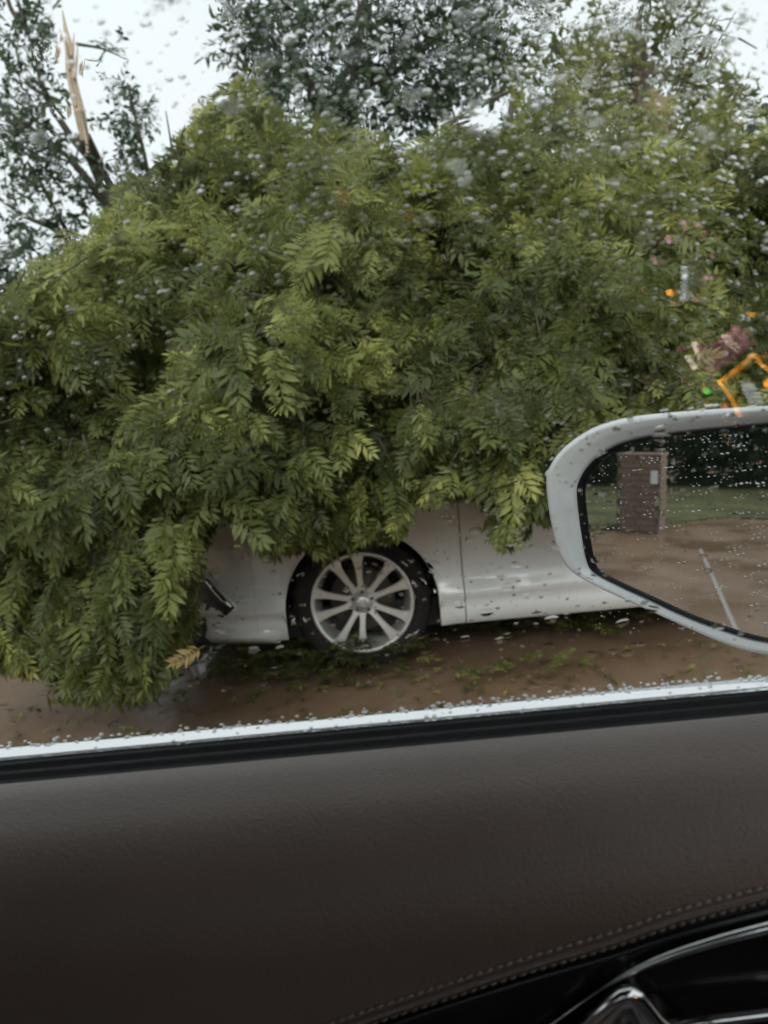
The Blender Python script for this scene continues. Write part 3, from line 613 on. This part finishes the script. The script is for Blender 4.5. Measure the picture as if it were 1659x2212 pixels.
# ================================================================== OUR OWN CAR
own = empty('suv', (0, -.4, 0), 'brown leather door, rain-speckled window and white side mirror of the near car', 'car')
TH = math.radians(12); GN = np.array([0, math.cos(TH), math.sin(TH)])      # outward normal of the leaning side glass
GP = np.array([0, .45, 1.10]); GT = np.array([0, -math.sin(TH), math.cos(TH)])
def gl(x, s, off=0.): return GP+np.array([x, 0, 0])+GT*s+GN*off
def pane(name, x0, x1, s0, s1, parent, mat=None):
    return MB().hexa([gl(x0, s0, -.002), gl(x1, s0, -.002), gl(x1, s0, .002), gl(x0, s0, .002), gl(x0, s1, -.002), gl(x1, s1, -.002), gl(x1, s1, .002), gl(x0, s1, .002)]).obj(name, mat or m_pane, parent, False)
win = pane('window_pane', -.52, .47, -.03, .46, own)
# raindrops on the outside of that pane
def drops(n_, rect, smin, smax, power=2.2, flat=None):
    V = []; Fc = []; nseg = 9
    for _ in range(n_):
        px, py = rng.uniform(rect[0], rect[2]), rng.uniform(rect[1], rect[3])
        dens = .55+.45*min(1, max(0, (px-100)/900))
        if py > 1000: dens *= .75
        if py > 1250: dens *= .6
        if px > 900 and py < 1000: dens *= 1.25
        if px < 480 and py < 600: dens *= .5
        if rng.uniform() > dens: continue
        p = hit(px, py, GP, GN); s = (p-GP)@GT
        if s < .003 or s > .44 or abs(p[0]) > .44: continue
        a = (smin+(smax-smin)*rng.uniform()**power)*(1.18 if py < 950 else .9); el = rng.uniform(.5, .72); tl = rng.normal(.02, .12); hgt = a*rng.uniform(.2, .46)
        if flat: hgt = a*flat*rng.uniform(.6, 1.3)
        ex = np.array([math.cos(tl), 0, 0])+GT*math.sin(tl); ey = -math.sin(tl)*np.array([1, 0, 0])+GT*math.cos(tl); o = p+GN*.0024
        base = len(V)
        wob = 1+rng.normal(0, .06, nseg)
        for k, (rf, hf) in enumerate([(1, 0), (.9, .42 if not flat else .19), (.6, .8 if not flat else .64)]):
            for j in range(nseg):
                g_ = 2*math.pi*j/nseg; V.append(o+ex*a*rf*wob[j]*math.cos(g_)+ey*a*el*rf*wob[j]*math.sin(g_)+GN*hgt*hf)
        V.append(o+GN*hgt)
        for k in range(2):
            for j in range(nseg): Fc.append((base+k*nseg+j, base+k*nseg+(j+1) % nseg, base+(k+1)*nseg+(j+1) % nseg, base+(k+1)*nseg+j))
        for j in range(nseg): Fc.append((base+2*nseg+j, base+2*nseg+(j+1) % nseg, base+3*nseg))
        b2 = len(V)
        for j in range(nseg):
            g_ = 2*math.pi*j/nseg; V.append(o+ex*a*wob[j]*math.cos(g_)+ey*a*el*wob[j]*math.sin(g_))
        Fc.append(tuple(b2+j for j in range(nseg-1, -1, -1)))
    return V, Fc
V1, F1 = drops(5400, (-300, -150, 2000, 1500), .0005, .0017, 1.9)
V2, F2 = drops(900, (300, -100, 1700, 1450), .0003, .0009)
V3, F3 = drops(40, (-100, -100, 1700, 1300), .002, .0032)
V4, F4 = drops(2100, (-300, -150, 2000, 1500), .0016, .0055, 1.6, .032)
g = MB(); g.add(V1, F1); g.add(V2, F2); g.add(V3, F3); g.add(V4, F4)
# the bead of water caught along the foot of the glass
q = []
for i in range(420):
    x = -.42+.84*rng.uniform(); q.append((x, .0088+.005*rng.uniform()**2.5 if rng.uniform() < .92 else rng.uniform(.001, .008)))
for x, s in q:
    c = gl(x, s, .003); r_ = rng.uniform(.0004, .0010); g.tube([c-np.array([r_*1.6, 0, 0]), c-np.array([r_, 0, 0]), c, c+np.array([r_, 0, 0]), c+np.array([r_*1.6, 0, 0])], [r_*.3, r_*.85, r_, r_*.85, r_*.3], 7)
tag(g.obj('raindrops', m_drop, win), kind='stuff')
# belt: bright outer strip, rubber wipers
def extr(prof, x0, x1, name, mat, parent, n_=1, wob=0, smooth=True, ang=None):
    rws = [[(x0+(x1-x0)*i/n_, y_+wob*math.sin(i*1.7), z_) for y_, z_ in prof] for i in range(n_+1)]
    return MB().strip(rws).obj(name, mat, parent, smooth)
extr([(.4545, 1.0985), (.4555, 1.1005), (.458, 1.1020), (.461, 1.1036), (.465, 1.1040), (.470, 1.1025), (.478, 1.096), (.478, 1.075)], -1.2, .62, 'belt_strip', m_chrome, own)
extr([(.4535, 1.0945), (.4543, 1.1005), (.4528, 1.101), (.452, 1.0965)], -1.2, .62, 'outer_wiper', m_rubber, own)
extr([(.4520, 1.0940), (.4512, 1.0995), (.4495, 1.1015), (.4465, 1.1005), (.4445, 1.0968), (.4425, 1.0988), (.4395, 1.1000), (.4365, 1.0990), (.4345, 1.0958), (.4325, 1.0975), (.4300, 1.0975), (.4282, 1.094)], -1.2, .62, 'inner_wiper', m_rubber, own)
# leather-wrapped door top
DP = [(.4285, 1.0940), (.4272, 1.0982), (.4230, 1.0990), (.4130, 1.0970), (.4010, 1.0920), (.3880, 1.0852), (.3760, 1.0760), (.3660, 1.0650), (.3590, 1.0520), (.3548, 1.0380), (.3535, 1.0240), (.3560, 1.000), (.3640, .97), (.375, .93), (.38, .88), (.38, .8), (.38, .6), (.38, .35)]
fine = smooth_path([np.array([0, a_, b_]) for a_, b_ in DP], 6)
fine = [(p[1], p[2]) for p in fine]
door = extr(fine, -.95, .8, 'door_trim', m_leather, own, 40)
zs = np.array([p[1] for p in fine][20:]); ys = np.array([p[0] for p in fine][20:])
def yprof(z): return float(np.interp(z, zs[::-1], ys[::-1]))
def ondoor(px, py, out=0.):
    d = ray(px, py); lo, hi = .2, .6
    for _ in range(40):
        m_ = (lo+hi)/2; p = EYE+d*m_
        if p[1] < yprof(p[2])-out: lo = m_
        else: hi = m_
    return EYE+d*lo
CURVE = [(560, 2268), (680, 2222), (795, 2181), (929, 2136), (1144, 2066), (1305, 2018), (1466, 1964), (1649, 1916), (1760, 1890)]
cpx = smooth_path([np.array(c) for c in CURVE], 12)
def off(c, dx, dy): return (c[0]+dx, c[1]+dy)
g = MB(); g.tube([ondoor(*off(c, 5, 15), .0005) for c in cpx], .0016, 6); g.obj('piping', m_leather, door)
# stitches: two rows of short threads
seg = np.concatenate([[0], np.cumsum([np.linalg.norm(cpx[i+1]-cpx[i]) for i in range(len(cpx)-1)])])
def along(s): return np.array([np.interp(s, seg, [c[k] for c in cpx]) for k in (0, 1)])
q = MB(); q.tube([(-.0019, 0, -.0004), (-.0012, -.0004, 0), (0, -.0008, 0), (.0012, -.0004, 0), (.0019, 0, -.0004)], [.0003, .00055, .00065, .00055, .0003], 6); me_st = mesh('stitch', q.v, q.f); me_st.materials.append(m_thread)
for row, dy in ((0, 0), (1, 30)):
    s = 30.
    while s < seg[-1]-20:
        c = along(s); c2 = along(s+8)
        a_ = ondoor(c[0]+dy*.3, c[1]+dy, .0004); b_ = ondoor(c2[0]+dy*.3, c2[1]+dy, .0004); d = Vector(b_-a_).normalized()
        o = bpy.data.objects.new('stitch', me_st); COL.objects.link(o); o.parent = door
        rot = Vector((1, 0, 0)).rotation_difference(d).to_matrix().to_4x4()
        o.matrix_basis = Matrix.Translation(a_) @ rot; s += 22.5
# gloss black lower trim below the stitched seam
rws = []
for k in range(9):
    rws.append([ondoor(c[0]+6+k*4, c[1]+34+k*k*6.2+(0 if k else 0), (.0000 if k == 0 else .004 if k < 3 else .006)) for c in cpx])
trim = MB().strip(rws).obj('lower_trim', m_piano, own)
g = MB(); cp = smooth_path([np.array(c) for c in [(1120, 2262), (1210, 2200), (1305, 2133), (1412, 2077), (1530, 2036), (1659, 2002), (1760, 1980)]], 8)
g.tube([ondoor(*c, .009) for c in cp], np.interp(np.linspace(0, 1, len(cp)), [0, .3, .5, 1], [.0001, .0005, .0020, .0032]), 8); g.obj('chrome_strip', m_chrome, trim)
g = MB(); g.tube([ondoor(*c, .016) for c in [(1450, 2215), (1540, 2204), (1659, 2190), (1760, 2178)]], .0026, 8); g.obj('chrome_edge', m_chrome, trim)
# door pull: a pointed chrome lever
outl = [(1215, 2262), (1250, 2226), (1290, 2190), (1322, 2160), (1342, 2146), (1359, 2142), (1376, 2147), (1394, 2166), (1418, 2196), (1448, 2224), (1500, 2250)]
r0, r1 = [ondoor(*c, .000) for c in outl], [ondoor(*c, .017) for c in outl]
r2 = [ondoor(1355+(c[0]-1355)*.93, c[1]+7, .020) for c in outl]
g = MB(); g.tube([p*.5+q_*.5 for p, q_ in zip(r1, r2)], .0036, 10); g.strip([r0, r1]); g.strip([r1, r2]); g.strip([r2, [ondoor(1355+(c[0]-1355)*.66, c[1]+26, .017) for c in outl], [ondoor(1355+(c[0]-1355)*.5, c[1]+44, .010) for c in outl], [ondoor(1355+(c[0]-1355)*.4, c[1]+75, .014) for c in outl]])
g.obj('door_pull', m_chrome, own)

# side mirror
MC = at(1420, 1150, .66); MN = unit((-.86, -.51, .05))
def mp(px, py, off_=0.):
    return hit(px, py, MC+MN*off_, MN)
OUT = [(1172, 1040), (1176, 1012), (1200, 975), (1240, 942), (1290, 916), (1360, 899), (1460, 889), (1560, 882), (1659, 876), (1790, 872), (1880, 900), (1915, 990), (1915, 1200), (1890, 1370), (1820, 1420), (1720, 1424), (1620, 1412), (1550, 1388), (1470, 1352), (1390, 1316), (1310, 1280), (1240, 1242), (1208, 1208), (1190, 1160), (1178, 1100)]
INN = [(1241, 1062), (1246, 1040), (1262, 1012), (1290, 985), (1330, 962), (1390, 946), (1480, 934), (1560, 926), (1659, 917), (1780, 910), (1850, 935), (1878, 1010), (1878, 1200), (1855, 1340), (1790, 1385), (1710, 1392), (1630, 1384), (1555, 1362), (1480, 1335), (1400, 1298), (1335, 1268), (1278, 1238), (1262, 1212), (1252, 1160), (1245, 1110)]
def loop(pts, k=3):
    P_ = [np.array(p, float) for p in pts]; n_ = len(P_); o_ = []
    for i in range(n_):
        a_, b_, c_, d_ = P_[i-1], P_[i], P_[(i+1) % n_], P_[(i+2) % n_]
        for j in range(k):
            t = j/k; o_.append(.5*((2*b_)+(-a_+c_)*t+(2*a_-5*b_+4*c_-d_)*t*t+(-a_+3*b_-3*c_+d_)*t**3))
    return o_
LO, LI = loop(OUT), loop(INN); cen = np.array([1540, 1150.])
O3 = [mp(*p) for p in LO]; I3 = [mp(*p) for p in LI]; C3 = mp(*cen)
def rg_(base, k, off_): return [C3+(p-C3)*k+MN*off_ for p in base]
def mixr(t, off_): return [a_*(1-t)+b_*t+MN*off_ for a_, b_ in zip(O3, I3)]
hous = MB().strip([rg_(O3, .25, -.125), rg_(O3, .55, -.115), rg_(O3, .8, -.09), rg_(O3, .94, -.055), rg_(O3, .995, -.02), mixr(0, -.006), mixr(.12, .0), mixr(.3, .002), mixr(.6, -.001), mixr(.85, -.004), mixr(1., -.006), mixr(1.01, -.010), mixr(1.0, -.03)], True).obj('mirror_housing', m_white, own)
MB().strip([mixr(.985, -.0035), mixr(1.01, -.003), mixr(1.06, -.004), mixr(1.09, -.0055), mixr(1.11, -.008)], True).obj('gasket', m_rubber, hous)
gi = [a_+(b_-a_)*1.08 for a_, b_ in zip(O3, I3)]
gv = [p-MN*.008 for p in gi]; nn_ = len(gv)
MB().add(gv+[p-MN*.003 for p in gv], [tuple(range(nn_)), tuple(range(2*nn_-1, nn_-1, -1))]+[(i, i+nn_, (i+1) % nn_+nn_, (i+1) % nn_) for i in range(nn_)]).obj('mirror_glass', m_mirror, hous, False)
g = MB(); g.hexa([(.36, .47, 1.02), (.50, .47, 1.02), (.5, .60, 1.06), (.36, .60, 1.06), (.36, .47, 1.08), (.5, .47, 1.08), (.5, .6, 1.12), (.36, .6, 1.12)]); bevel(g.obj('mirror_arm', m_black, hous, False), .01)

g = MB()
for _ in range(420):
    px, py = rng.uniform(1262, 1880), 930+430*rng.uniform()**1.7
    c = mp(px, py, -.0045); r_ = rng.uniform(.00025, .00065)
    if rng.uniform() < .2: r_ *= 1.5
    ax = unit(np.cross(MN, [0, 0, 1.])); g.tube([c-ax*r_*1.7, c-ax*r_, c, c+ax*r_, c+ax*r_*1.7], [r_*.3, r_*.75, r_*.9, r_*.75, r_*.3], 6)
tag(g.obj('mirror_droplets', m_drop, hous), kind='stuff')
# cabin shell round the camera
MB().box((-1.9, -1.5, 1.555), (.42, .352, 1.60)).obj('roof_lining', m_fabric, own, False)
MB().box((-1.9, .352, 1.53), (.45, .40, 1.60)).obj('roof_rail', m_white, own, False)
MB().box((-.66, .37, 1.08), (-.52, .44, 1.56)).obj('door_pillar', m_fabric, own, False)
g = MB(); g.hexa([(.74, .40, 1.08), (.86, .40, 1.08), (.86, .46, 1.08), (.74, .46, 1.08), (.34, .34, 1.56), (.44, .34, 1.56), (.44, .40, 1.56), (.34, .40, 1.56)]); g.obj('windscreen_pillar', m_fabric, own, False)
pane('rear_window_pane', -1.5, -.66, -.03, .46, own, m_tinted)
MB().hexa([(.46, -1.45, 1.53), (.46, .36, 1.53), (.465, .36, 1.53), (.465, -1.45, 1.53), (1.2, -1.45, 1.02), (1.2, .42, 1.02), (1.205, .42, 1.02), (1.205, -1.45, 1.02)]).obj('windscreen', m_pane, own, False)
MB().box((-1.6, -1.42, 1.1), (.5, -1.415, 1.54)).obj('far_window_pane', m_tinted, own, False)
MB().box((-1.9, -1.5, .35), (.9, -1.38, 1.1)).obj('far_door', m_leather, own, False)
MB().box((-1.95, -1.4, .35), (-1.8, .36, 1.25)).obj('rear_seat', m_leather, own, False)
MB().box((-1.9, -1.4, .3), (1.1, .40, .36)).obj('cabin_floor', m_black, own, False)
bevel(MB().box((-.62, -.42, .5), (-.44, .14, 1.22)).obj('seat_back', m_leather, own, False), .05)
bevel(MB().box((-.5, -.42, .45), (.05, .14, .62)).obj('seat_cushion', m_leather, own, False), .04)
g = MB(); rws = [[(x_, y_, z_) for y_ in (-1.38, .34)] for x_, z_ in ((.62, .4), (.56, .75), (.58, .93), (.66, 1.03), (.9, 1.06), (1.2, 1.02))]; g.strip(rws).obj('dashboard', m_black, own)
# painted outer skin of the door, front wing and bonnet
extr([(.478, 1.075), (.50, 1.055), (.545, .98), (.56, .85), (.55, .6), (.53, .42), (.50, .35)], -1.95, 1.9, 'door_skin', m_white, own)
rws = [[(x_, y_, z_) for y_, z_ in ((.54, .96), (.50, 1.0), (.3, 1.03), (-.5, 1.05), (-1.4, 1.0))] for x_ in (1.2, 1.6, 2.0)]; MB().strip(rws).obj('bonnet', m_white, own)
# instrument cluster with its lit symbols; the side glass mirrors it faintly
CLX = .50; CN = np.array([-1., 0, 0])
clus = bevel(MB().box((CLX+.006, -.56, .90), (CLX+.05, .0, 1.235)).obj('instrument_cluster', m_piano, own, False), .006)
def onclus(px, py, o_=0.):
    d = ray(px, py); t = ((GP-EYE)@GN)/(d@GN); P_ = EYE+t*d; r_ = d-2*(d@GN)*GN; k = (CLX-o_-P_[0])/r_[0]; return P_+k*r_
def lit(name, poly, mat):
    a_ = [onclus(*p) for p in poly]; b_ = [p+np.array([.003, 0, 0]) for p in a_]; n_ = len(poly)
    MB().add(a_+b_, [tuple(range(n_)), tuple(range(2*n_-1, n_-1, -1))]+[(i, (i+1) % n_, (i+1) % n_+n_, i+n_) for i in range(n_)]).obj(name, mat, clus, False)
def thickline(name, pts, wd, mat):
    P_ = [np.array(p, float) for p in pts]; L_, R_ = [], []
    for i, p in enumerate(P_):
        t = unit(P_[min(i+1, len(P_)-1)]-P_[max(i-1, 0)]); nn = np.array([-t[1], t[0]])*wd/2; L_.append(p+nn); R_.append(p-nn)
    a_ = [onclus(*p) for p in L_]; b_ = [onclus(*p) for p in R_]; dx = np.array([.003, 0, 0])
    MB().strip([a_, b_, [p+dx for p in b_], [p+dx for p in a_], a_]).obj(name, mat, clus, False)
E_OR = emit('orange_light', (1., .36, .04), 13); E_PK = emit('pink_light', (.9, .38, .48), 4.2); E_WH = emit('white_light', (.85, .88, 1.), 5.5); E_WM = emit('warm_light', (1., .75, .62), 8)
E_GR = emit('green_light', (.1, .9, .1), 8); E_RD = emit('red_light', (1., .12, .1), 9); E_PU = emit('plum_light', (.5, .16, .24), 4.5)
thickline('warning_outline', [(1596, 900), (1578, 862), (1554, 826), (1592, 796), (1628, 765), (1640, 786), (1662, 802), (1690, 800)], 6, E_OR)
lit('screen_patch', [(1500, 748), (1560, 735), (1590, 700), (1620, 745), (1560, 790), (1530, 812)], E_PU)
lit('pink_bar', [(1560, 725), (1576, 722), (1600, 752), (1592, 762), (1572, 750)], E_WM)
lit('pink_bar', [(1574, 700), (1584, 704), (1616, 742), (1606, 750)], E_PK)
lit('white_bar', [(1472, 575), (1482, 575), (1480, 650), (1470, 652)], E_WH)
lit('white_bar', [(1494, 742), (1502, 738), (1518, 772), (1508, 778)], E_WM)
lit('white_bar', [(1478, 770), (1488, 768), (1504, 796), (1496, 800)], E_WM)
lit('grey_bar', [(1598, 826), (1606, 824), (1628, 868), (1620, 874)], E_WH)
lit('grey_bar', [(1612, 828), (1620, 826), (1646, 870), (1638, 876)], E_WH)
def dot(px, py, r_, mat, nm): lit(nm, [(px+r_*math.cos(t)*.8, py+r_*math.sin(t)) for t in np.linspace(0, 6.28, 9)[:-1]], mat)
dot(1445, 632, 7, E_OR, 'orange_lamp'); dot(1454, 658, 6, emit('amber_light', (1, .5, .25), 2.5), 'amber_lamp'); dot(1620, 680, 6, E_OR, 'orange_lamp'); dot(1659, 830, 13, E_OR, 'orange_lamp')
dot(1526, 846, 7, E_GR, 'green_lamp'); dot(1563, 878, 7, E_RD, 'red_lamp')
for px, py in [(1474, 480), (1479, 492), (1504, 486), (1438, 512), (1444, 522), (1408, 556), (1414, 566), (1520, 505), (1535, 552), (1500, 648), (1525, 600)]: dot(px, py, 6, E_PK, 'pink_symbol')
